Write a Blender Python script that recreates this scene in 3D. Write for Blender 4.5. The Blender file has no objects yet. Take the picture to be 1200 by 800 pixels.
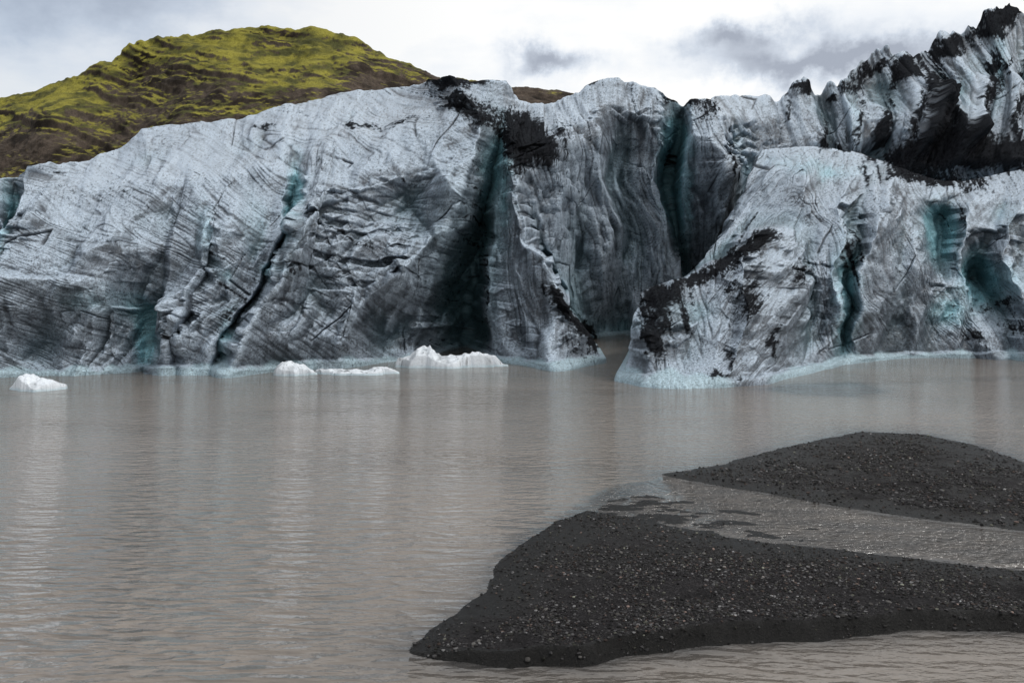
import bpy, math, random, bmesh
import numpy as np
random.seed(4); rng=np.random.default_rng(7)
scene=bpy.context.scene
scene.view_settings.view_transform='Standard'; scene.view_settings.look='None'; scene.view_settings.exposure=0
H=8.0; F=1000.0; HY=330.0; CX=600.0
# ---------------------------------------------------------------- noise
def make_tables(seed):
    r=np.random.default_rng(seed); p=r.permutation(256); p=np.concatenate([p,p,p])
    g=r.normal(size=(256,3)); g/=np.linalg.norm(g,axis=1)[:,None]
    return p,g.astype(np.float32)
TB={}
def perlin(x,y,z=None,seed=0):
    if seed not in TB: TB[seed]=make_tables(seed)
    p,g=TB[seed]
    x=np.asarray(x,dtype=np.float32);y=np.asarray(y,dtype=np.float32)
    xi=np.floor(x);yi=np.floor(y);xf=x-xi;yf=y-yi
    X=xi.astype(np.int32)&255;Y=yi.astype(np.int32)&255
    u=xf*xf*xf*(xf*(xf*6-15)+10);v=yf*yf*yf*(yf*(yf*6-15)+10)
    if z is None:
        def c(i,j):
            h=p[p[(X+i)&255]+((Y+j)&255)]
            return g[h,0]*(xf-i)+g[h,1]*(yf-j)
        a=c(0,0);b=c(1,0);d=c(0,1);e=c(1,1)
        a=a+(b-a)*u;d=d+(e-d)*u
        return (a+(d-a)*v)*1.6
    z=np.asarray(z,dtype=np.float32);zi=np.floor(z);zf=z-zi;Z=zi.astype(np.int32)&255
    w=zf*zf*zf*(zf*(zf*6-15)+10)
    def c(i,j,k):
        h=p[p[p[(X+i)&255]+((Y+j)&255)]+((Z+k)&255)]
        return g[h,0]*(xf-i)+g[h,1]*(yf-j)+g[h,2]*(zf-k)
    r=[]
    for k in (0,1):
        a=c(0,0,k);b=c(1,0,k);d=c(0,1,k);e=c(1,1,k)
        a=a+(b-a)*u;d=d+(e-d)*u
        r.append(a+(d-a)*v)
    return (r[0]+(r[1]-r[0])*w)*1.5
def tri(u,v,seed):
    if seed not in TB: TB[seed]=make_tables(seed)
    p,g=TB[seed]
    s=(u+v)*.366;a=u+s;b=v+s;i=np.floor(a);j=np.floor(b);fx=a-i;fy=b-j
    I=i.astype(np.int32);J=j.astype(np.int32)
    val=lambda di,dj:g[p[p[(I+di)&255]+((J+dj)&255)],0]*1.4
    up=fx>fy
    mid=np.where(up,val(1,0),val(0,1));hi=np.maximum(fx,fy);lo=np.minimum(fx,fy)
    return val(0,0)*(1-hi)+mid*(hi-lo)+val(1,1)*lo
def fbm(x,y,z=None,oct=4,seed=0,ridged=False,gain=0.5):
    t=0;a=1.0;f=1.0;s=0
    for o in range(oct):
        n=perlin(x*f,y*f,None if z is None else z*f,seed+o)
        if ridged: n=1-2*np.abs(n)
        t=t+a*n;s+=a;a*=gain;f*=2.03
    return t/s
def ss(a,b,x):
    t=np.clip((x-a)/(b-a),0,1);return t*t*(3-2*t)
def blur(A,sig,axis):
    r=int(sig*2.5)+1;k=np.exp(-0.5*(np.arange(-r,r+1)/sig)**2);k/=k.sum()
    pad=[(0,0)]*A.ndim;pad[axis]=(r,r);P=np.pad(A,pad,mode='edge');o=np.zeros_like(A);n=A.shape[axis]
    for i,w in enumerate(k):
        sl=[slice(None)]*A.ndim;sl[axis]=slice(i,i+n);o+=w*P[tuple(sl)]
    return o
# ---------------------------------------------------------------- mesh helpers
def grid_faces(nr,nc,off=0):
    i=np.arange(nr*nc).reshape(nr,nc)+off
    return np.stack([i[:-1,:-1],i[:-1,1:],i[1:,1:],i[1:,:-1]],-1).reshape(-1,4)
def build_mesh(name,V,Fc,col=None,wet=None,smooth=True):
    me=bpy.data.meshes.new(name)
    V=np.ascontiguousarray(V.reshape(-1,3),dtype=np.float32);n=Fc.shape[1]
    me.vertices.add(len(V));me.vertices.foreach_set('co',V.ravel())
    me.loops.add(Fc.size);me.loops.foreach_set('vertex_index',Fc.ravel().astype(np.int32))
    me.polygons.add(len(Fc));me.polygons.foreach_set('loop_start',(np.arange(len(Fc))*n).astype(np.int32))
    me.update(calc_edges=True)
    me.polygons.foreach_set('use_smooth',np.full(len(Fc),smooth))
    if col is not None:
        a=me.attributes.new('tint','FLOAT_COLOR','POINT')
        c=np.ones((len(V),4),dtype=np.float32);c[:,:3]=col.reshape(-1,3);a.data.foreach_set('color',c.ravel())
    if wet is not None:
        a=me.attributes.new('wet','FLOAT','POINT');a.data.foreach_set('value',wet.ravel().astype(np.float32))
    me.validate();me.update()
    ob=bpy.data.objects.new(name,me);scene.collection.objects.link(ob)
    return ob
def w2(px,py,D): return np.stack([(px-CX)/F*D, D, H+(HY-py)/F*D],-1)
def normals(P):
    du=np.gradient(P,axis=1);dv=np.gradient(P,axis=0)
    n=np.cross(du,dv);n/=(np.linalg.norm(n,axis=-1,keepdims=True)+1e-9);return n
# ---------------------------------------------------------------- loft
def loft(ribs,NR,dens,back,nb,drop,sig=(1.2,1.6),rs=5,jag=0):
    R=[]
    for rb in ribs:
        k=[]
        for q in rb:
            if len(q)==2: q=(q[0],q[1],H*F/(q[1]-HY))
            k.append(q)
        k=np.array(k,float);d=np.r_[0,np.cumsum(np.hypot(np.diff(k[:,0]),np.diff(k[:,1]))+0.3*np.abs(np.diff(k[:,2])))]
        d/=d[-1];t=np.linspace(0,1,NR)
        kk=np.stack([np.interp(t,d,k[:,c]) for c in range(3)],-1);kk[4:-4]=blur(kk,rs,0)[4:-4]
        R.append(w2(kk[:,0],kk[:,1],kk[:,2]))
    cols=[]
    for a,b in zip(R[:-1],R[1:]):
        pa=a[:,0]/a[:,1]*F;pb=b[:,0]/b[:,1]*F
        n=max(4,int((np.max(np.abs(pa-pb))*0.6+np.mean(np.abs(pa-pb))*0.4+np.mean(np.abs(a[:,1]-b[:,1])))*dens))
        t=np.arange(n)/n
        cols.append(a[:,None]*(1-t)[None,:,None]+b[:,None]*t[None,:,None])
    cols.append(R[-1][:,None]);G=np.concatenate(cols,1)
    if jag:
        pc=G[-1,:,0]/G[-1,:,1]*F+CX
        am=.2+jag*ss(860,960,pc)
        j=am*(1.1*tri(pc/26,pc*0,901)+.5*tri(pc/9,pc*0+3,902)+.16*tri(pc/3,pc*0+5,903))*G[-1,:,1]/150.
        w=(np.linspace(0,1,NR)**2.5)[:,None];G[...,2]+=w*j[None]
    t=(np.arange(1,nb+1)/nb)**1.6*back
    cr=G[-1];ex=np.repeat(cr[None],nb,0).copy();ex[:,:,1]+=t[:,None];ex[:,:,0]*=(ex[:,:,1]/cr[None,:,1]);ex[:,:,2]-=(t*drop)[:,None]
    bs=G[:1].copy();bs2=bs.copy();bs2[...,2]-=1.5;bs1=bs.copy();bs1[...,2]-=0.7
    G=np.concatenate([bs2,bs1,G,ex],0)
    G=blur(blur(G,sig[0],1),sig[1],0)
    return G
A=[
[(-420,452),(-420,300,78),(-420,225,88),(-400,190,110)],
[(-250,450),(-250,300,74),(-240,225,82),(-230,195,100)],
[(-120,447),(-120,300,76),(-110,235,82),(-110,212,90)],
[(-25,444),(-20,320,74),(-6,250,77),(-8,210,82)],
[(-8,443),(-4,330,78),(12,255,82),(18,208,85)],
[(16,442),(8,330,74),(22,250,77),(30,192,82)],
[(80,440),(75,330,74),(75,260,79),(85,222,88),(92,191,105)],
[(130,438),(125,350,72.5),(130,280,77),(135,215,88),(140,172,125)],
[(155,436),(150,395,75),(138,350,74.5),(160,290,77.5),(180,215,88),(165,150,128)],
[(168,434),(172,400,78),(158,350,77),(190,290,79),(205,215,88),(200,144,130)],
[(176,437),(182,400,76),(200,345,76.5),(215,290,79),(240,215,88),(250,142,132)],
[(202,438),(198,405,74.5),(214,370,75),(220,345,76),(246,290,79),(268,210,90),(280,137,134)],
[(210,436),(207,402,77),(224,368,77),(232,345,77),(256,290,79.6),(278,210,90.5),(290,134,134)],
[(224,438),(222,400,74.8),(242,368,75.2),(252,335,76),(276,270,80),(300,200,92),(320,128,136)],
[(246,437),(254,402,75),(272,370,75.5),(296,348,76.5),(312,305,79.5),(333,280,81),(330,240,84),(336,200,90),(333,160,104),(345,123,138)],
[(256,433),(262,395,79),(284,365,80),(307,340,81.5),(322,305,84),(344,278,86),(341,240,89),(348,200,92),(346,160,105),(365,119,140)],
[(268,441),(286,400,73.5),(303,362,74.5),(328,335,75.5),(337,305,77.5),(360,278,79),(356,240,83),(366,200,89),(378,155,108),(395,113,140)],
[(330,433),(350,370,78.5),(370,300,81),(385,230,85),(400,180,98),(430,108,135)],
[(400,430),(410,360,81),(425,280,84),(440,210,88),(455,160,100),(470,103,130)],
[(452,426),(460,350,84),(480,270,87),(502,200,90),(520,150,100),(500,97,118)],
[(486,422),(494,370,87),(508,330,87.5),(520,275,88.5),(540,225,89),(556,180,90.5),(566,145,94),(528,89,105)],
[(500,417),(508,365,92.5),(522,330,93.5),(538,270,94.5),(556,222,95),(567,190,96),(575,152,96),(552,97,105)],
[(542,407),(550,340,102.5),(568,260,103),(580,190,101),(587,150,99.5),(574,93,105)],
[(560,412),(557,350,97.5),(568,280,98.5),(583,200,97.5),(591,165,98),(592,94,106)],
[(580,424),(566,370,86.5),(567,330,87.5),(577,280,90),(587,230,92),(592,185,94.5),(598,150,98),(603,110,108)],
[(652,434),(626,380,82),(604,320,85),(595,260,88.5),(597,200,91),(602,165,95),(612,117,108)],
[(710,425),(697,400,84.5),(672,368,84),(653,345,84),(637,312,85),(614,285,86),(607,245,88),(599,200,90),(602,165,95.5),(624,122,109)],
[(690,398),(678,370,114),(648,335,107),(622,280,99),(614,230,94.5),(618,190,95),(630,160,98),(645,122,109)],
[(705,395),(700,350,121),(682,300,114),(665,240,106),(660,190,101),(668,150,102),(676,108,111)],
[(730,392),(735,340,127),(730,280,121),(720,220,113),(715,160,107),(712,120,108),(704,91,114)],
[(750,392),(765,330,126),(768,260,119),(765,190,111),(760,130,110),(742,92,116)],
[(770,392),(783,330,126),(785,270,119),(774,215,113),(783,165,111),(778,130,113),(772,101,116)],
[(784,391),(793,320,132),(795,270,129),(786,215,126),(796,160,123),(800,124,121)],
[(800,391),(808,310,128),(804,260,121),(798,215,116),(810,160,114),(809,116,117)],
[(840,391),(838,300,121),(850,250,113),(866,205,108),(860,165,110),(832,116,119)],
[(862,390),(868,300,128),(876,240,123),(882,190,121),(866,140,126),(838,113,134)],
[(900,390),(900,250,132),(900,180,129),(890,140,134),(870,111,142)],
[(925,390),(930,250,135),(935,180,135),(920,140,140),(912,110,147)],
[(960,390),(960,250,138),(962,190,138),(958,150,142),(943,92,149)],
[(975,390),(972,250,138),(975,190,141),(972,150,147),(960,108,154)],
[(1000,390),(997,250,138),(1005,190,138),(1000,150,142),(988,94,151)],
[(1030,390),(1025,250,141),(1035,190,143),(1040,150,149),(1020,68,162)],
[(1062,390),(1062,250,140),(1066,195,137),(1078,150,141),(1088,110,149),(1052,60,160)],
[(1080,390),(1080,250,140),(1082,195,139),(1092,150,147),(1104,105,158),(1076,66,167)],
[(1118,390),(1118,250,140),(1118,190,133),(1132,150,139),(1142,105,150),(1100,43,166)],
[(1140,390),(1140,250,140),(1140,190,134),(1150,150,146),(1158,100,159),(1126,44,172)],
[(1180,390),(1180,250,140),(1180,190,132),(1192,150,139),(1192,100,153),(1162,10,172)],
[(1230,390),(1230,250,140),(1230,190,134),(1222,150,146),(1216,90,164),(1196,2,182)],
[(1300,390),(1300,250,140),(1300,190,134),(1300,140,145),(1290,80,165),(1280,-40,185)],
[(1500,390),(1500,250,140),(1500,190,134),(1500,140,145),(1500,60,165),(1500,-80,190)],
]
B=[
[(785,392),(790,365,110),(805,335,106),(838,300,103),(862,240,103),(886,180,110)],
[(745,408),(750,385,97),(764,345,88),(812,324,99),(845,275,100),(878,205,102),(893,174,108)],
[(724,447),(735,425,72),(746,380,74),(755,343,76),(788,334,90),(835,300,95),(868,240,97),(905,172,108)],
[(757,452),(762,420,68),(775,370,70.5),(798,326,74.5),(815,316,89),(866,255,94),(895,205,99),(925,171,108)],
[(800,454),(803,420,69),(815,370,72),(832,308,76),(845,300,90),(885,240,94),(915,195,100),(945,171,108)],
[(850,454),(866,410,65.8),(880,350,69),(874,300,72.5),(893,268,77),(904,262,90),(922,230,93),(940,190,100),(965,172,108)],
[(893,450),(905,410,70),(916,350,76),(920,310,80),(928,286,86),(932,262,91),(945,215,94),(960,190,101),(985,174,108)],
[(935,440),(945,400,80),(946,340,84),(946,290,87),(952,240,90.5),(965,205,97),(985,188,103),(1005,177,109)],
[(970,432),(976,395,79.5),(984,360,80),(978,330,80.5),(992,280,84.5),(990,230,90),(1004,200,98.5),(1025,184,109)],
[(986,427),(988,395,86.5),(998,360,88),(991,325,89),(1008,285,89.5),(1010,235,93),(1025,205,100),(1045,192,110)],
[(1006,424),(1000,392,83),(1012,360,83),(1006,320,83.5),(1030,270,86.5),(1035,235,92),(1045,212,99),(1060,198,110)],
[(1060,419),(1060,370,90),(1060,310,90.5),(1058,270,93),(1058,240,96),(1075,218,102),(1085,207,112)],
[(1118,419),(1100,370,89.5),(1088,325,89.5),(1070,290,91.5),(1066,255,95),(1084,228,101),(1108,212,114)],
[(1142,419),(1126,375,91),(1112,330,92.5),(1102,292,103),(1104,258,107),(1114,238,104),(1128,222,108),(1140,210,118)],
[(1168,421),(1148,385,90.5),(1132,345,92),(1130,300,94),(1140,255,98),(1140,232,102),(1150,218,109),(1160,205,118)],
[(1184,420),(1176,385,92),(1160,352,99),(1146,325,104),(1158,298,99),(1172,265,98),(1176,225,107),(1185,200,118)],
[(1210,424),(1204,370,89),(1190,330,91),(1182,298,94),(1196,245,98),(1205,215,107),(1210,195,118)],
[(1250,424),(1240,380,94),(1225,340,98),(1225,290,98),(1230,245,100),(1235,195,118)],
[(1290,428),(1290,330,88),(1290,250,98),(1290,190,118)],
[(1450,430),(1450,330,92),(1450,250,102),(1450,190,120)],
]
def rotn(px,py,ang,along,across,seed,oct=3,gain=.6):
    c,s=math.cos(math.radians(ang)),math.sin(math.radians(ang))
    u=(px*c+py*s)/along;v=(-px*s+py*c)/across
    return fbm(u,v,oct=oct,seed=seed,gain=gain)
def rtri(px,py,ang,along,across,seed):
    c,s=math.cos(math.radians(ang)),math.sin(math.radians(ang))
    return tri((px*c+py*s)/along,(-px*s+py*c)/across,seed)
def blobs(PX,PY,L):
    t=np.zeros_like(PX)
    for (cx,cy,rx,ry,an,st) in L:
        c,s=math.cos(math.radians(an)),math.sin(math.radians(an))
        m=(np.abs(PX-cx)<3*max(rx,ry))&(np.abs(PY-cy)<3*max(rx,ry))
        dx=PX[m]-cx;dy=PY[m]-cy
        u=(dx*c+dy*s)/rx;v=(-dx*s+dy*c)/ry
        t[m]+=st*np.exp(-(u*u+v*v))
    return t
ASH_SHADE=[(528,96,34,9,0,1.3),(545,128,38,14,20,1.1),(612,150,30,20,30,1.3),(628,178,26,22,40,1.2),(604,185,14,30,0,.9),
(556,230,10,90,8,.5),(530,340,26,60,5,.35),(567,330,7,80,0,.5),(655,362,34,8,45,1.3),(690,392,24,8,50,1.3),(672,408,30,10,40,.8),  # tall recess entries paint the shade of the central chasm; the rest is ash
(800,118,22,7,10,1.0),(700,100,14,5,0,.6),(310,150,20,6,0,1.0),(415,160,14,7,0,1.1),(440,157,14,5,0,.8),(480,150,26,7,-10,.8),(382,205,6,10,0,.6),
(272,365,24,7,-55,.8),(200,385,5,34,-15,.5),(345,320,16,5,20,.8),(190,420,5,14,0,.6),(165,235,40,4,20,.6),(100,230,50,4,12,.6),(250,330,50,4,20,.6),(430,300,50,4,35,.6),(400,370,40,4,38,.6),
(772,352,20,16,-20,1.4),(768,392,14,34,0,1.2),(820,326,26,7,-22,1.3),(856,303,26,8,-27,1.4),(890,280,20,10,-25,1.4),(850,334,16,7,-30,.9),(885,345,10,34,10,1.1),(905,400,7,28,0,.9),(930,325,10,18,20,.8),(845,442,22,5,0,1.2),(860,420,9,10,0,.8),(820,400,30,8,40,.6),(862,370,9,40,10,.7),(800,370,7,30,15,.7),
(1000,300,6,26,0,.9),(1050,390,16,16,0,.5),(1170,355,30,7,-10,.8),(1130,250,7,26,0,.7),(1100,210,60,6,4,.9),(1140,395,20,9,30,.8),(1185,385,20,14,0,.8),(950,250,30,5,-60,.5),(890,235,40,5,-60,.5),
(1150,180,90,20,0,1.6),(1085,184,46,15,-15,1.5),(1092,120,14,50,12,1.4),(1060,84,20,14,0,1.3),(1110,56,30,10,-30,1.4),(1165,30,34,12,-40,1.4),(1195,8,44,12,-20,1.5),(1022,78,16,10,-30,1.3),(1000,98,16,8,-30,1.1),(943,100,14,8,0,1.4),(975,118,10,5,0,1.0),(1152,110,8,56,18,1.3),(1198,110,8,50,20,1.1),(1036,135,7,56,18,1.1),(968,150,7,40,15,.9),(1120,150,26,8,0,.9),(1070,140,6,40,18,.8),(1008,130,6,36,15,.8),(1175,90,5,40,20,.8),(925,130,6,30,15,.8),
(830,130,10,12,0,.8),(862,190,6,30,0,.8),(797,300,10,30,0,.6),(985,170,40,5,10,.7)]
BLUE=[(345,242,10,42,0,1.3),(352,215,8,20,0,.8),(574,250,14,90,0,.7),(589,208,9,44,0,1.3),(794,190,12,78,0,1.3),(806,230,6,60,0,.8),(162,395,9,36,-10,1.3),(140,350,20,10,30,.4),(248,280,12,24,-10,.7),
(992,350,12,60,0,1.2),(1102,268,22,28,0,1.5),(1145,325,20,24,0,1.4),(1185,325,18,18,0,.7),(960,194,60,9,5,.6),(1185,250,20,14,0,.4),(268,320,8,8,0,.7),(8,270,9,60,0,1.3),(320,318,14,8,0,.8),(108,355,26,10,10,.4),(800,365,30,14,0,.4),
(300,265,12,34,0,.3),(535,320,36,90,0,.35),(270,395,8,30,0,.8),(735,385,40,12,0,.4),(1000,120,8,30,0,.5),(1170,70,8,40,0,.8),(1120,362,22,14,0,.9),(960,120,16,18,0,.3),(1125,110,8,30,10,.5)]
FWD=np.array([0,-.93,.16])
def ice(G,NR,k=1.0):
    P=G.copy();D=P[...,1]
    x,y,z=P[...,0].copy(),P[...,1],P[...,2]
    fz=ss(0,2,z)
    P[...,0]+=fz*(.28*tri(x/4,z/2.6,32)+.12*tri(x/1.5,z/.9,33))*(1-.8*ss(115,140,D))
    nrm=normals(P)
    PX=P[...,0]/D*F+CX;PY=HY-(P[...,2]-H)/D*F
    x=P[...,0]
    wv=ss(560,640,PX)*(1-ss(800,860,PX))
    wl=(1-ss(540,600,PX))
    wd=ss(820,860,PX)*ss(160,200,PY)
    wb=ss(820,860,PX)*(1-ss(160,200,PY))
    sw=PY+26*perlin(PX/170,PY/170,seed=40)+4*perlin(PX/40,PY/40,seed=39)
    sx=PX+16*perlin(PX/100,PY/100,seed=41)+3*perlin(PX/30,PY/30,seed=38)
    sy3=PY+22*perlin(PX/110,PY/110,seed=42)
    mixL=ss(-.15,.15,perlin(PX/150,PY/150,seed=43));mD=ss(880,980,PX)
    def fam(seed,al,ac,oc):
        return (wl*(rotn(PX,sw,14,al*1.5,ac,seed,oc)*(1-mixL)+rotn(PX,sw,30,al*1.3,ac,seed+4,oc)*mixL)
            +wv*rotn(sx,PY,82,al,ac,seed+8,oc)+wd*(rotn(PX,sy3,-50,al,ac,seed+12,oc)*(1-mD)+rotn(sx,sy3,66,al,ac,seed+16,oc)*mD)+wb*rotn(sx,PY,62,al,ac,seed+20,oc))
    st=fam(500,190,6,4)
    sl=fam(540,260,26,2)
    line=sum(wt*np.exp(-((sl-o)/0.016)**2) for o,wt in ((0,1),(.12,.7),(-.13,.8),(.25,.8),(-.27,.6),(.38,.7),(-.4,.6)))
    lm=.3+.7*ss(-.2,.3,fbm(PX/50,PY/50,oct=3,seed=46));line=np.clip(line*lm,0,1)
    qx=PX+10*perlin(PX/60,PY/60,seed=47);qy=PY+10*perlin(PX/60,PY/60,seed=48)
    def ft(al,ac,sd):
        return wl*rtri(qx,qy,-62,al,ac,sd)+wv*rtri(qx,qy,80,al*1.3,ac,sd+1)+wd*rtri(qx,qy,-75,al,ac,sd+2)+wb*rtri(qx,qy,66,al,ac,sd+3)
    big=ft(170,66,800);mid=ft(80,34,810);sml=ft(30,13,820);tin=ft(12,5.5,830)
    fine=fbm(x/.5,y/.5,z/.5,3,100)
    sc=D/80.
    up0=nrm[...,2] if nrm[...,2].mean()>0 else -nrm[...,2]
    soft=ss(.25,.6,up0)
    md_=ss(-.25,.35,perlin(PX/70,PY/70,seed=49))
    rk=ss(850,980,PX)*(1-ss(165,200,PY))
    vr=(np.clip((np.arange(P.shape[0])-2)/NR,0,1)[:,None]+0*PX)
    cd_=1-.8*ss(.72,.97,vr)
    disp=((2.5+1.0*wl)*big*cd_+(1.0+.4*rk+.3*wl)*mid*cd_+(.12+.34*md_)*sml+(.05+.14*md_)*tin)*sc*(1-.45*soft)+0.09*fine+.08*st-.14*line
    ce=rtri(qx,qy,-58,150,56,870);cr=np.exp(-(ce/0.014)**2)*ss(.0,.25,fbm(PX/60,PY/60,oct=2,seed=864));disp-=.5*cr
    fade=0.35+0.65*ss(0,3,z)
    ncam=nrm if nrm[...,1].mean()<0 else -nrm
    dirv=FWD[None,None]+.22*ncam
    foam=.45*(1-ss(.35,.75,z+.25*perlin(PX/25,PY*0,seed=97)))
    P2=P+dirv*(disp*fade*k)[...,None]+ncam*foam[...,None]
    n2_=normals(P2)
    if np.mean(n2_[...,2])<0:n2_=-n2_
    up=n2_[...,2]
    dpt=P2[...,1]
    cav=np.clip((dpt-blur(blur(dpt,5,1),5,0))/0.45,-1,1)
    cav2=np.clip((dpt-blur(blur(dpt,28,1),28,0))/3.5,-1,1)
    wx=PX+22*fbm(PX/26,PY/26,oct=6,seed=110,gain=.7);wy=PY+22*fbm(PX/26,PY/26,oct=6,seed=115,gain=.7)
    ash_shade=blobs(wx,wy,ASH_SHADE);blu=blobs(wx,wy,BLUE)
    gran=fbm(PX/4,PY/4,oct=3,seed=120,gain=.8)
    pat=fbm(PX/75,PY/60,oct=4,seed=130)
    dust=ss(.05,.5,pat+.8*st)*.22
    ash_shade_m=ss(0.30,0.88,ash_shade*1.05+1.0*gran+0.9*st+.4*line-.5*cav*ss(.2,.6,ash_shade)+dust-.12-.35*rk*ss(.0,.4,st))
    lite=np.array([0.44,0.525,0.62]);dark=np.array([0.055,0.067,0.084])
    shade_lift=ss(605,660,PX)*(1-ss(790,812,PX))*ss(150,210,PY)*(D>94)  # lightens this shaded face in the ice colour, offsetting blocked ambient light
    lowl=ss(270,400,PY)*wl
    t=0.27+0.62*st+0.26*pat+0.34*gran-0.45*cav-0.20*np.clip(cav2,0,1)+0.55*ss(.35,.90,up)-.45*line-.35*cr+.34*shade_lift+.10*lowl  # occlusion-like shade in hollows and skylight on tops are put into the tone
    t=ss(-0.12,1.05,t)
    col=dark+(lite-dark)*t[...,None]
    bl=np.clip(blu*(.45+.55*ss(-.3,.3,cav2))+.3*np.clip(cav2,0,1),0,1)*ss(-.9,.3,gran+.5)
    bc=np.array([0.26,0.54,0.62])*(0.6+0.75*t[...,None])
    m=(0.85*bl)[...,None];col=col*(1-m)+bc*m
    foot=(1-ss(0.45,.85,z+0.6*perlin(PX/22,PY/30,seed=140)))*ss(-.35,.1,perlin(PX/70,PY*0,seed=141)+.2)
    m=(foot*.9)[...,None];col=col*(1-m)+np.array([0.48,0.64,0.72])*(.8+.4*gran[...,None])*m
    ac=np.clip(np.array([0.0105,0.0105,0.012])*(1+0.9*gran[...,None]),0.003,1);m=(ash_shade_m*.98)[...,None];col=col*(1-m)+ac*m
    sp=ss(.30,.5,perlin(PX/2.0,PY/2.0,seed=150)+.4*fbm(PX/40,PY/30,oct=3,seed=151))
    col*=(1-.6*sp*(1-foot))[...,None]
    return P2,np.clip(col,0,1),ash_shade_m
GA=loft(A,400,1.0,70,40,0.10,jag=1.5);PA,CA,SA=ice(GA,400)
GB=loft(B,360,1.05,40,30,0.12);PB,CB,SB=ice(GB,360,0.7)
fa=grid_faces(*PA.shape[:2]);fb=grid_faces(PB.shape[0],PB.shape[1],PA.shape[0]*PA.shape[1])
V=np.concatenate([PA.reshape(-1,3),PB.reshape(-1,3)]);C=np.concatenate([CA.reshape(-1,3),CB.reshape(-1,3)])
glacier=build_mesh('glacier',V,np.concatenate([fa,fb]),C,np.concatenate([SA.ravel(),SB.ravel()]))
glacier['kind']='structure'
# ---------------------------------------------------------------- node helpers
def mat(name):
    m=bpy.data.materials.new(name);m.use_nodes=True;nt=m.node_tree
    b=nt.nodes['Principled BSDF'];return m,nt,b
def nd(nt,t,**k):
    n=nt.nodes.new(t)
    for a,v in k.items(): setattr(n,a,v)
    return n
def noise(nt,vec,scale,detail=4,rough=.6):
    n=nd(nt,'ShaderNodeTexNoise');n.inputs['Scale'].default_value=scale;n.inputs['Detail'].default_value=detail;n.inputs['Roughness'].default_value=rough
    if vec is not None: nt.links.new(vec,n.inputs['Vector'])
    return n
def ramp(nt,fac,stops):
    r=nd(nt,'ShaderNodeValToRGB');nt.links.new(fac,r.inputs['Fac'])
    e=r.color_ramp.elements
    while len(e)<len(stops): e.new(0.5)
    for i,(p,c) in enumerate(stops):
        e[i].position=p;e[i].color=(c[0],c[1],c[2],1) if hasattr(c,'__len__') else (c,c,c,1)
    return r
def is_sock(v): return isinstance(v,bpy.types.NodeSocket)
def mixc(nt,mode,a,b,fac=1.0):
    n=nd(nt,'ShaderNodeMix',data_type='RGBA',blend_type=mode)
    for s,v in ((n.inputs[6],a),(n.inputs[7],b),(n.inputs[0],fac)):
        if is_sock(v): nt.links.new(v,s)
        else: s.default_value=v if not hasattr(v,'__len__') else (*v[:3],1)
    return n.outputs[2]
def math_(nt,op,a,b2=0.0):
    n=nd(nt,'ShaderNodeMath',operation=op)
    for s,v_ in ((n.inputs[0],a),(n.inputs[1],b2)):
        if is_sock(v_): nt.links.new(v_,s)
        else: s.default_value=v_
    return n.outputs[0]
def attrmat(name,sc1,lo,hi,rough,bump,bscale,specks=None,spec=0.3,bdist=.3,splo=.18):
    m,nt,b=mat(name);L=nt.links
    tc=nd(nt,'ShaderNodeTexCoord').outputs['Object']
    at=nd(nt,'ShaderNodeAttribute',attribute_name='tint')
    n1=noise(nt,tc,sc1,6,.7);r1=ramp(nt,n1.outputs[0],[(.32,lo),(.68,hi)])
    c=mixc(nt,'MULTIPLY',at.outputs['Color'],r1.outputs[0])
    if specks:
        n2=noise(nt,tc,specks,3,.6);r2=ramp(nt,n2.outputs[0],[(.38,splo),(.50,1.0)])
        c=mixc(nt,'MULTIPLY',c,r2.outputs[0])
    L.new(c,b.inputs['Base Color'])
    b.inputs['Roughness'].default_value=rough;b.inputs['Specular IOR Level'].default_value=spec
    n3=noise(nt,tc,bscale,8,.7);bp=nd(nt,'ShaderNodeBump');bp.inputs['Strength'].default_value=bump;bp.inputs['Distance'].default_value=bdist
    L.new(n3.outputs[0],bp.inputs['Height']);L.new(bp.outputs[0],b.inputs['Normal'])
    return m,nt,b
def wetlink(nt,b,sock,a,c):
    at=nd(nt,'ShaderNodeAttribute',attribute_name='wet');mr=nd(nt,'ShaderNodeMapRange');nt.links.new(at.outputs['Fac'],mr.inputs[0]);mr.inputs[3].default_value=a;mr.inputs[4].default_value=c;nt.links.new(mr.outputs[0],b.inputs[sock])
m,nt,b=attrmat('glacier_ice',6,.68,1.35,.42,.6,4.5,specks=9,spec=.4,splo=.55,bdist=.2)
wetlink(nt,b,'Specular IOR Level',.4,.0);wetlink(nt,b,'Roughness',.42,.9)
glacier.data.materials.append(m)
# ---------------------------------------------------------------- hill
cx=[-700,-400,-200,-50,0,40,60,90,130,165,180,200,215,235,260,300,320,345,370,390,410,430,480,517,560,620,660,700,800,900]
cy=[200,175,150,120,112,108,98,90,72,50,46,47,40,42,36,29,31,37,35,45,46,58,76,92,98,101,106,118,160,220]
px=np.linspace(-700,900,1500);crest=np.interp(px,cx,cy)+6;crest=blur(crest,2.5,0)
NRh=380;v=np.linspace(0,1,NRh)[:,None]
py=290*(1-v)+crest[None]*v;Dh=330+190*v**1.1+0*px[None]
Dh=Dh+34*perlin(px[None]/110+0*v,v*2.5+0*px[None],seed=200)*np.minimum(1,(1-v)*6)
G=w2(px[None]+0*v,py,Dh)
t=np.linspace(2,220,50);ex=np.repeat(G[-1][None],50,0);ex[...,1]+=t[:,None];ex[...,2]-=(t*0.12)[:,None]
G=np.concatenate([G,ex],0)
n=normals(G);x,y,z=G[...,0],G[...,1],G[...,2]
dd=3.4*fbm(x/60,y/60,z/40,4,210,ridged=True)+1.3*fbm(x/8,y/8,z/7,4,220,ridged=True)
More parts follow.
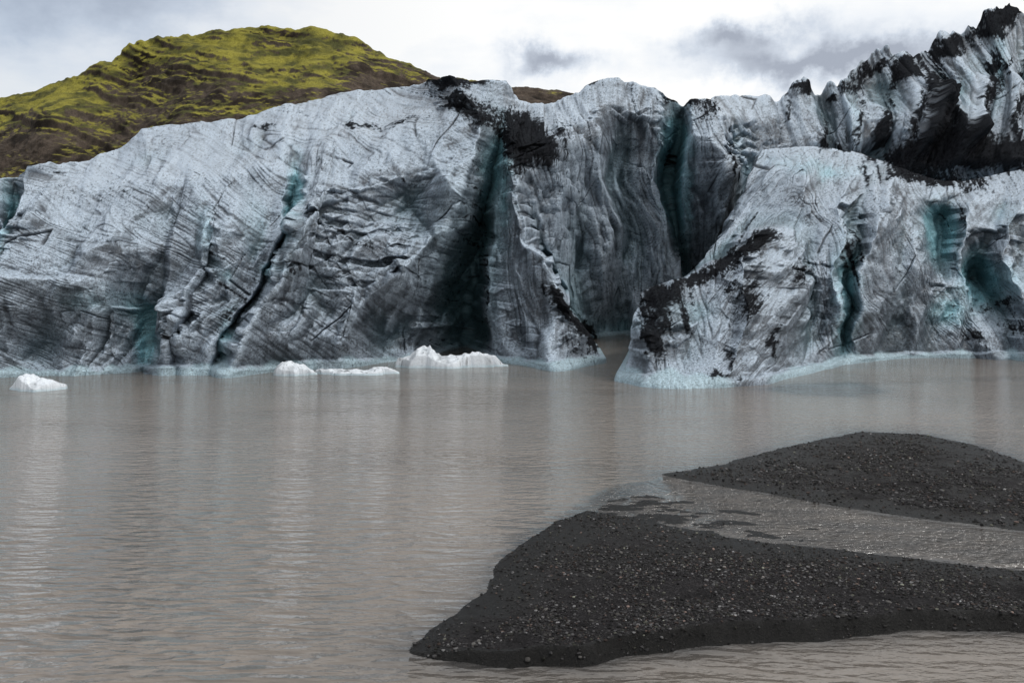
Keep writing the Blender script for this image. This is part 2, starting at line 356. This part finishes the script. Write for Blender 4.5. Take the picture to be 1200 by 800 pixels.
band=z+0.30*x+12*fbm(x/60,y/60,z/60,4,230)
tm=ss(-.3,.3,fbm(x/50,y/50,z/40,3,235))
ter=np.abs(((band/15)%1)-.5)*2
dd+=tm*(2.2*ss(.35,.65,ter)+.7*ss(.3,.7,np.abs(((band/4.3)%1)-.5)*2))
G2=G+n*dd[...,None]
nn=normals(G2);nn=nn if nn[...,2].mean()>0 else -nn
PX=G[...,0]/G[...,1]*F+CX;PY=HY-(G[...,2]-H)/G[...,1]*F
mo=nn[...,2]*1.7-1.06+1.0*fbm(x/34,y/34,z/12,5,240)+.6*fbm(x/5,y/5,z/2,4,250)
mo+=0.8*(1-ss(0,65,PY-np.interp(PX,cx,cy)))-.70*ss(340,470,PX)-.6*ss(470,520,PX)-.45*ss(110,180,PY)+.12
mm=ss(.0,.35,mo)[...,None]
rock=np.array([.074,.058,.046])*(1+.9*fbm(x/4,y/4,z/3,4,260)[...,None])*(1-.65*ss(-.1,.3,fbm(x/18,y/18,z/8,3,265))[...,None])
mg=np.array([.245,.222,.042]);md=np.array([.068,.068,.025])
q=ss(-.3,.35,fbm(x/12,y/12,z/6,5,270)+.04)[...,None];moss=md+(mg-md)*q
hc=np.clip(rock*(1-mm)+moss*mm,0.004,1)
hill=build_mesh('hill',G2,grid_faces(*G2.shape[:2]),hc);hill['kind']='structure'
m,_,_=attrmat('mossy_rock',1.2,.55,1.4,.9,.7,1.2,spec=.1,bdist=.7);hill.data.materials.append(m)
# ---------------------------------------------------------------- sandbanks
def wp(p):
    D=H*F/(p[1]-HY);return ((p[0]-CX)/F*D,D)
def dist_poly(X,Y,pl):
    d=np.full(X.shape,1e9)
    for (ax,ay),(bx,by) in zip(pl[:-1],pl[1:]):
        vx,vy=bx-ax,by-ay;t=np.clip(((X-ax)*vx+(Y-ay)*vy)/(vx*vx+vy*vy+1e-9),0,1)
        d=np.minimum(d,np.hypot(X-ax-t*vx,Y-ay-t*vy))
    return d
def inside(X,Y,pg):
    r=np.zeros(X.shape,bool);n=len(pg);j=n-1
    for i in range(n):
        xi,yi=pg[i];xj,yj=pg[j]
        c=((yi>Y)!=(yj>Y))&(X<(xj-xi)*(Y-yi)/(yj-yi+1e-12)+xi);r^=c;j=i
    return r
def bank(front,back_,hback,hfront,fall,wf,wb,step,seed,name,shelf=None):
    fr=[wp(p) for p in front];bk=[wp(p) for p in back_]
    pg=fr+bk[::-1];xs=[p[0] for p in pg];ys=[p[1] for p in pg]
    X,Y=np.meshgrid(np.arange(min(xs)-1.2,max(xs)+.5,step),np.arange(min(ys)-1.2,max(ys)+6.0,step))
    jx=.3*fbm(X/1.4,Y/1.4,oct=5,seed=seed);jy=.3*fbm(X/1.4,Y/1.4,oct=5,seed=seed+7)
    Xj,Yj=X+jx,Y+jy
    df=dist_poly(Xj,Yj,fr);db=dist_poly(Xj,Yj,bk);ins=inside(Xj,Yj,pg)
    wfj=wf*(1+.6*fbm(X/.9,Y/.9,oct=3,seed=seed+20))
    h=(hback+(hfront-hback)*np.exp(-df/fall))*np.minimum(ss(-.1,1,df/wfj),(1-np.exp(-db/wb)))
    out=np.minimum(df,db)
    Z=np.where(ins,h+.012,-.22*out)
    if shelf is not None:
        sp=[wp(p) for p in shelf];si=inside(X+2*jx,Y+2*jy,sp);ds=dist_poly(X+2*jx,Y+2*jy,sp+[sp[0]])
        zs=.002+.060*fbm(X/1.5,Y/.7,oct=6,seed=seed+70,gain=.6)-.026*ss(0,9,X-4)
        Z=np.where(~ins&si,np.maximum(Z,zs*ss(0,.8,ds)-.1*(1-ss(0,.8,ds))),Z)
    Z+=np.where(ins,ss(0,.6,out),0)*(.05*fbm(X/1.8,Y/1.8,oct=3,seed=seed+30)+.03*fbm(X/.25,Y/.25,oct=3,seed=seed+35))
    Z+=.006*fbm(X/.12,Y/.12,oct=2,seed=seed+39)
    wet=1-ss(.04,.15,Z+.06*fbm(X/.6,Y/.6,oct=3,seed=seed+50))
    wet=np.maximum(wet,np.where(ins,1-ss(.6,1.05,df/wfj+.2*fbm(X/.3,Y/.3,oct=3,seed=seed+55)),0)*(hfront>.3))
    dry=np.array([.024,.0225,.0235])*(1+1.2*fbm(X/.9,Y/.9,oct=5,seed=seed+60,gain=.75)[...,None])
    wc=np.array([.0055,.005,.0045]);col=dry*(1-wet[...,None])+wc*wet[...,None]
    ob=build_mesh(name,np.stack([X,Y,Z],-1),grid_faces(*X.shape),np.clip(col,.003,1),wet)
    ob['kind']='structure';return ob,(X,Y,Z,ins,out,wet),pg
near,kn,pgn=bank([(483,762),(530,775),(600,782),(680,780),(735,768),(800,760),(900,753),(1000,746),(1100,737),(1200,740),(1300,745),(1500,760)],
 [(483,760),(500,742),(540,716),(572,690),(575,668),(605,642),(650,612),(690,598),(740,606),(790,617),(850,629),(920,638),(1000,646),(1080,655),(1130,661),(1200,669),(1300,677),(1500,692)],.11,.44,2.2,.34,2.4,.05,300,'sandbank',
 shelf=[(620,645),(660,604),(700,583),(750,574),(820,582),(900,598),(960,614),(1060,636),(1130,650),(1000,655),(850,650),(700,650)])
far,kf,pgf=bank([(780,557),(830,567),(900,578),(980,593),(1050,603),(1120,612),(1200,621),(1300,634),(1400,642)],
 [(780,556),(850,543),(900,529),(960,515),(1010,506),(1080,509),(1140,521),(1200,541),(1300,561),(1400,581)],.11,.10,3,2.0,2.8,.075,400,'sandbank')
pgl=[wp(p) for p in [(900,456),(940,462),(1000,464),(1036,458),(1000,449),(930,451)]]
m,nt,b=attrmat('black_volcanic_gravel',14,.4,1.9,.85,1.0,16,specks=38,spec=.3,bdist=.07)
wetlink(nt,b,'Roughness',.85,.35);wetlink(nt,b,'Specular IOR Level',.06,.24)
for o in (near,far): o.data.materials.append(m)
# ---------------------------------------------------------------- ground and water
def plane(name,x0,x1,y0,y1,z,nx=60,ny=60):
    X,Y=np.meshgrid(np.linspace(x0,x1,nx),np.linspace(y0,y1,ny));Z=z+0*X
    return build_mesh(name,np.stack([X,Y,Z],-1),grid_faces(ny,nx))
ground=plane('ground',-3000,3000,-500,5500,-1.2);ground['kind']='structure'
m,nt,b=mat('dark_gravel_ground');tc=nd(nt,'ShaderNodeTexCoord').outputs['Object']
r=ramp(nt,noise(nt,tc,.3,8,.7).outputs[0],[(.3,(.02,.02,.02)),(.7,(.06,.055,.05))]);nt.links.new(r.outputs[0],b.inputs['Base Color']);b.inputs['Roughness'].default_value=.9
ground.data.materials.append(m)
xs=np.r_[np.linspace(-260,-8,40),np.arange(-7.8,36,.16),np.linspace(36.5,260,40)]
ys=np.r_[np.linspace(-60,13.5,20),np.arange(13.7,54,.16),np.linspace(54.5,80,60),np.linspace(81,170,30)]
X,Y=np.meshgrid(xs,ys)
fl=np.full(X.shape,0.0)
reg=(X>-9)&(X<37)&(Y>13)&(Y<75)
xr,yr=X[reg],Y[reg]
jx=.5*fbm(xr/1.6,yr/1.0,oct=4,seed=900);jy=.5*fbm(xr/1.6,yr/1.0,oct=4,seed=905)
s_=np.zeros(xr.shape)
for pg,wd_,am in ((pgn,.8,1),(pgf,1.2,1),(pgl,1.2,.95)):
    d=dist_poly(xr+jx,yr+jy,pg+[pg[0]]);s_=np.maximum(s_,am*np.where(inside(xr+jx,yr+jy,pg),1,np.exp(-d/wd_)))
wsh=[wp(p) for p in [(620,640),(660,600),(700,572),(780,558),(900,578),(1050,605),(1200,624),(1320,640),(1320,675),(1130,660),(900,640),(740,610)]]
d=dist_poly(xr+jx,yr+jy,wsh+[wsh[0]]);wm=np.where(inside(xr+jx,yr+jy,wsh),ss(0,.6,d),0)
s_=np.maximum(s_,wm*np.clip(.75+.7*fbm(xr/2.5,yr/.7,oct=4,seed=910),0,.95))
fl[reg]=s_;rif=np.zeros(X.shape);rif[reg]=wm
water=build_mesh('water',np.stack([X,Y,0*X],-1),grid_faces(*X.shape),np.stack([rif,rif,rif],-1),fl);water['kind']='structure'
m,nt,b=mat('silty_water');L=nt.links;tc=nd(nt,'ShaderNodeTexCoord').outputs['Object']
big=noise(nt,tc,.06,3,.5)
r=ramp(nt,big.outputs[0],[(.35,(.158,.136,.116)),(.65,(.200,.173,.149))])
sh=nd(nt,'ShaderNodeAttribute',attribute_name='wet');rf=nd(nt,'ShaderNodeAttribute',attribute_name='tint')
L.new(mixc(nt,'MIX',r.outputs[0],(.045,.045,.046),math_(nt,'MULTIPLY',sh.outputs['Fac'],.9)),b.inputs['Base Color'])
b.inputs['Roughness'].default_value=.04;b.inputs['IOR'].default_value=1.58;b.inputs['Specular IOR Level'].default_value=.5
def mapped(sx,sy,rot):
    mp=nd(nt,'ShaderNodeMapping');L.new(tc,mp.inputs[0]);mp.inputs['Scale'].default_value=(sx,sy,1);mp.inputs['Rotation'].default_value=(0,0,math.radians(rot));return mp.outputs[0]
sxyz=nd(nt,'ShaderNodeSeparateXYZ');L.new(tc,sxyz.inputs[0])
def pb(x,y,rx,ry):
    a=math_(nt,'DIVIDE',math_(nt,'SUBTRACT',sxyz.outputs[0],x),rx);c=math_(nt,'DIVIDE',math_(nt,'SUBTRACT',sxyz.outputs[1],y),ry)
    return math_(nt,'EXPONENT',math_(nt,'MULTIPLY',math_(nt,'ADD',math_(nt,'MULTIPLY',a,a),math_(nt,'MULTIPLY',c,c)),-1.0))
def crest(n): # sharpened ripple crests
    a=math_(nt,'ABSOLUTE',math_(nt,'SUBTRACT',n.outputs[0],.5));return math_(nt,'SUBTRACT',1.0,math_(nt,'MULTIPLY',a,2.0))
n0=noise(nt,mapped(.45,1.35,5),1.0,2,.5);na=noise(nt,mapped(1.4,3.4,8),1.0,3,.5);nb_=noise(nt,mapped(5,10,-14),1.0,3,.6);nc_=noise(nt,mapped(1.8,3.2,25),1.0,2,.5)
patch=noise(nt,mapped(.05,.12,10),1.0,3,.5);rp=ramp(nt,patch.outputs[0],[(.40,.45),(.62,1.1)])
swell=math_(nt,'ADD',.10,pb(-10,22,13,13))
right=pb(22,50,16,14)
rifo=rf.outputs['Fac']
hh=math_(nt,'ADD',math_(nt,'MULTIPLY',crest(nc_),math_(nt,'ADD',math_(nt,'ADD',.05,math_(nt,'MULTIPLY',right,.10)),math_(nt,'MULTIPLY',rifo,.25))),math_(nt,'ADD',math_(nt,'MULTIPLY',na.outputs[0],.15),math_(nt,'MULTIPLY',nb_.outputs[0],math_(nt,'ADD',.04,math_(nt,'MULTIPLY',rifo,.08)))))
hh=math_(nt,'MULTIPLY',hh,rp.outputs[0])
hh=math_(nt,'ADD',hh,math_(nt,'MULTIPLY',math_(nt,'MULTIPLY',crest(n0),swell),.46))
bp=nd(nt,'ShaderNodeBump');bp.inputs['Strength'].default_value=1;bp.inputs['Distance'].default_value=1.0
L.new(hh,bp.inputs['Height']);L.new(bp.outputs[0],b.inputs['Normal']);water.data.materials.append(m)
# pebbles
bm=bmesh.new();bmesh.ops.create_icosphere(bm,subdivisions=1,radius=1);bm.verts.ensure_lookup_table()
IV=np.array([v.co[:] for v in bm.verts]);IF=np.array([[v.index for v in f.verts] for f in bm.faces]);bm.free()
def pebbles(key,N,smin,smax,seed,name,mt):
    r=np.random.default_rng(seed);X,Y,Z,ins,out,wet=key
    ok=np.argwhere((Z>.012)&(X/Y*F+CX<1300));pk=ok[r.integers(0,len(ok),N)]
    cl=fbm(X/2.5,Y/2.5,oct=3,seed=seed)[pk[:,0],pk[:,1]];keep=r.random(N)<np.clip(.5+1.6*cl,.06,1)*(.25+.75*(1-wet[pk[:,0],pk[:,1]]));pk=pk[keep];N=len(pk)
    st=X[0,1]-X[0,0];a0,a1=pk[:,0],pk[:,1]
    c=np.stack([X[a0,a1]+r.uniform(-.5,.5,N)*st,Y[a0,a1]+r.uniform(-.5,.5,N)*st,Z[a0,a1]],-1)
    s=smin+(smax-smin)*r.random(N)**4
    vv=IV[None]*(1+.18*r.normal(size=(N,12,1)))*s[:,None,None]*np.stack([r.uniform(.8,1.4,N),r.uniform(.7,1.1,N),r.uniform(.45,.8,N)],-1)[:,None]
    a=r.uniform(0,6.28,N);ca,sa=np.cos(a)[:,None],np.sin(a)[:,None]
    vx=vv[...,0]*ca-vv[...,1]*sa;vy=vv[...,0]*sa+vv[...,1]*ca
    V=np.stack([vx,vy,vv[...,2]],-1)+c[:,None];V[...,2]+=(s*.15)[:,None]
    Fc=(IF[None]+(np.arange(N)*12)[:,None,None]).reshape(-1,3)
    tone=np.exp(r.normal(-3.6,.8,N))[:,None];hue=r.random((N,1))
    col=tone*np.where(hue<.10,[[1.25,.92,.8]],np.where(hue<.2,[[1.1,1.1,.9]],[[1,.97,.98]]))
    br=r.random(N)<.005;col[br]=np.array([.22,.20,.19])
    ob=build_mesh(name,V,Fc,np.repeat(np.clip(col,.006,.3)[:,None],12,1),smooth=False)
    ob['kind']='stuff';ob['label']='loose dark volcanic pebbles scattered over black sandbank';ob['category']='gravel';ob.data.materials.append(mt);return ob
pm,_,_=attrmat('pebble_stone',30,.7,1.3,.8,.3,40,spec=.15,bdist=.02)
pebbles(kn,90000,.010,.050,11,'gravel',pm)
pebbles(kf,50000,.018,.070,12,'gravel',pm)
bm=bmesh.new();bmesh.ops.create_icosphere(bm,subdivisions=3,radius=1)
SV=np.array([v.co[:] for v in bm.verts]);SF=np.array([[v.index for v in f.verts] for f in bm.faces]);bm.free()
base_st=[]
for i in range(5):
    q=SV*np.array([1,.75,.5]);q=q*(1+.45*fbm(SV[:,0]*1.1+i*7,SV[:,1]*1.1,SV[:,2]*1.1,3,600+i)[:,None])
    tn=[.05,.035,.09,.04,.025][i]
    o=build_mesh('stone',q,SF,np.full((len(q),3),tn)*np.array([1.05,1,.95]));o.data.materials.append(pm);base_st.append(o.data);bpy.data.objects.remove(o)
r=np.random.default_rng(5)
for key,N,sm in ((kn,70,.055),(kf,40,.09)):
    X,Y,Z,ins,out,wet=key;ok=np.argwhere(ins&(Z>.07)&(X/Y*F+CX<1230));
    for q in ok[r.integers(0,len(ok),N)]:
        i=int(r.integers(0,5));o=bpy.data.objects.new('stone',base_st[i]);scene.collection.objects.link(o)
        s=sm*(.6+.9*r.random()**2);o.location=(X[tuple(q)],Y[tuple(q)],Z[tuple(q)]+s*.12);o.scale=(s,s,s);o.rotation_euler=(0,0,r.uniform(0,6.28))
        o['label']='small rounded volcanic stone lying on black gravel sandbank';o['category']='stone';o['group']='stones on the gravel sandbanks'
# ---------------------------------------------------------------- icebergs
im,_,_=attrmat('floating_ice',6,.85,1.08,.4,.5,5,spec=.4,bdist=.12)
def berg(px0,px1,pyb,lumps,depth,seed,label,dirt=.25):
    D=H*F/(pyb-HY);xc=(px0+px1)/2;w=(px1-px0)/F*D/2
    nr,na_=80,300
    rr=np.linspace(0,1,nr)[:,None]**.8;a=np.linspace(0,2*math.pi,na_)[None]
    er=1+.25*tri(np.cos(a)*2.2+seed,np.sin(a)*2.2+0*a,seed)+.08*fbm(np.cos(a)*6,np.sin(a)*6,oct=3,seed=seed+1)
    X=rr*np.cos(a)*w*er;Y=rr*np.sin(a)*depth*er;Z=0*X
    for (lx,lw,lh) in lumps:
        hx=((lx-xc)/F*D);Z=Z+(lh/F*D*np.exp(-np.abs((X-hx)/(lw/F*D))**2.5-((Y/depth)**2)*1.2))**3
    Z=Z**(1/3.)
    ed=ss(0,.10,1-rr)
    fc=.55*tri(X/.9,Y/.9,seed+5)+.3*tri(X/.35+3,Y/.35,seed+6)
    Z=Z*ed*(.95+.26*fc)+.05*ed*fbm(X/.2,Y/.2,oct=3,seed=seed+9)+ed*.06*tri(X/.5,Y/.5,seed+7)
    Z=Z+.14*ss(0,.05,1-rr)-.35*(1-ss(0,.06,1-rr))
    t=.5+.5*fbm(X/.2,Y/.2,oct=3,seed=seed+12);dm=ss(.62,.8,t+dirt*fbm(X/.8,Y/.8,oct=2,seed=seed+15))
    col=np.array([.74,.79,.84])*(1-dm[...,None]*.75)*(1-.3*ss(0,.5,-fc))[...,None]
    lowm=(1-ss(.06,.22,Z))[...,None];col=col*(1-lowm*.5)+np.array([.38,.58,.66])*lowm*.5
    P=np.stack([X,Y,Z],-1);o=build_mesh('iceberg',P,grid_faces(nr,na_),col)
    o.location=((xc-CX)/F*D,D+depth*.6,0);o.data.materials.append(im)
    o['label']=label;o['category']='iceberg';return o
berg(458,582,431,[(468,16,10),(497,20,21),(517,26,13),(552,28,14),(572,14,12)],1.8,700,'large white twin-humped ice floe floating beside the glacier foot')
berg(315,364,440,[(333,14,14),(348,14,10)],1.1,710,'small rounded white ice lump floating against the glacier foot',.1)
berg(362,460,439,[(385,24,4),(415,14,3),(445,14,7)],1.2,720,'low flat dirt-streaked ice floe beside the glacier foot',.6)
berg(7,68,458,[(25,14,16),(42,16,11),(55,14,7)],1.2,730,'small bright white iceberg floating on muddy water',.05)
# ---------------------------------------------------------------- world
w=bpy.data.worlds.new("World");scene.world=w;w.use_nodes=True;nt=w.node_tree;L=nt.links
bg=nt.nodes['Background'];bg.inputs['Strength'].default_value=.1
az=math.radians(108);el=math.radians(50)
sky=nd(nt,'ShaderNodeTexSky',sky_type='NISHITA');sky.sun_disc=False;sky.sun_elevation=el;sky.sun_rotation=az
tc=nd(nt,'ShaderNodeTexCoord').outputs['Generated']
sx=nd(nt,'ShaderNodeSeparateXYZ');L.new(tc,sx.inputs[0])
zz=math_(nt,'ADD',math_(nt,'MAXIMUM',sx.outputs[2],0.0),.16)
cb=nd(nt,'ShaderNodeCombineXYZ');L.new(math_(nt,'DIVIDE',sx.outputs[0],zz),cb.inputs[0]);L.new(math_(nt,'DIVIDE',sx.outputs[1],zz),cb.inputs[1])
n1=noise(nt,cb.outputs[0],1.5,9,.58)
nz2=noise(nt,tc,9,7,.6)
dx=math_(nt,'ADD',sx.outputs[0],math_(nt,'MULTIPLY',math_(nt,'SUBTRACT',nz2.outputs[0],.5),.20))
nz3=noise(nt,tc,14,7,.6)
dz=math_(nt,'ADD',sx.outputs[2],math_(nt,'MULTIPLY',math_(nt,'SUBTRACT',nz3.outputs[0],.5),.10))
def wblob(x,z,rx,rz):
    a=math_(nt,'DIVIDE',math_(nt,'SUBTRACT',dx,x),rx);c=math_(nt,'DIVIDE',math_(nt,'SUBTRACT',dz,z),rz)
    d=math_(nt,'ADD',math_(nt,'MULTIPLY',a,a),math_(nt,'MULTIPLY',c,c))
    return math_(nt,'MULTIPLY',math_(nt,'EXPONENT',math_(nt,'MULTIPLY',d,-1.0)),math_(nt,'GREATER_THAN',sx.outputs[1],0.0))
g=math_(nt,'ADD',math_(nt,'ADD',wblob(.045,.248,.05,.016),wblob(.25,.265,.07,.018)),math_(nt,'ADD',wblob(.33,.232,.14,.02),math_(nt,'MULTIPLY',wblob(-.46,.30,.18,.06),.75)))
gf=math_(nt,'ADD',math_(nt,'MULTIPLY',g,.44),math_(nt,'MULTIPLY',n1.outputs[0],.72))
cr=ramp(nt,gf,[(.36,(10.4,10.4,10.3)),(.47,(9.0,9.35,9.8)),(.60,(6.7,7.3,8.2)),(.80,(4.0,4.4,5.2))])
fac=math_(nt,'MINIMUM',math_(nt,'MAXIMUM',math_(nt,'ADD',math_(nt,'MULTIPLY',sx.outputs[0],.7),1.0),.55),.97)
L.new(mixc(nt,'MIX',sky.outputs[0],cr.outputs[0],fac),bg.inputs['Color'])
sd=bpy.data.lights.new('sun','SUN');sd.energy=1.5;sd.angle=math.radians(10);sd.color=(1,.97,.93)
so=bpy.data.objects.new('sun',sd);scene.collection.objects.link(so)
from mathutils import Vector
dv=Vector((math.sin(az)*math.cos(el),math.cos(az)*math.cos(el),math.sin(el)));so.rotation_euler=dv.to_track_quat('Z','Y').to_euler()
# ---------------------------------------------------------------- camera
cd=bpy.data.cameras.new('camera');co=bpy.data.objects.new('camera',cd);scene.collection.objects.link(co)
co.location=(0,0,H);co.rotation_euler=(math.radians(90),0,0);cd.lens=30;cd.sensor_width=36;cd.shift_y=-(400-HY)/1200
cd.clip_end=8000;cd.clip_start=.1;scene.camera=co
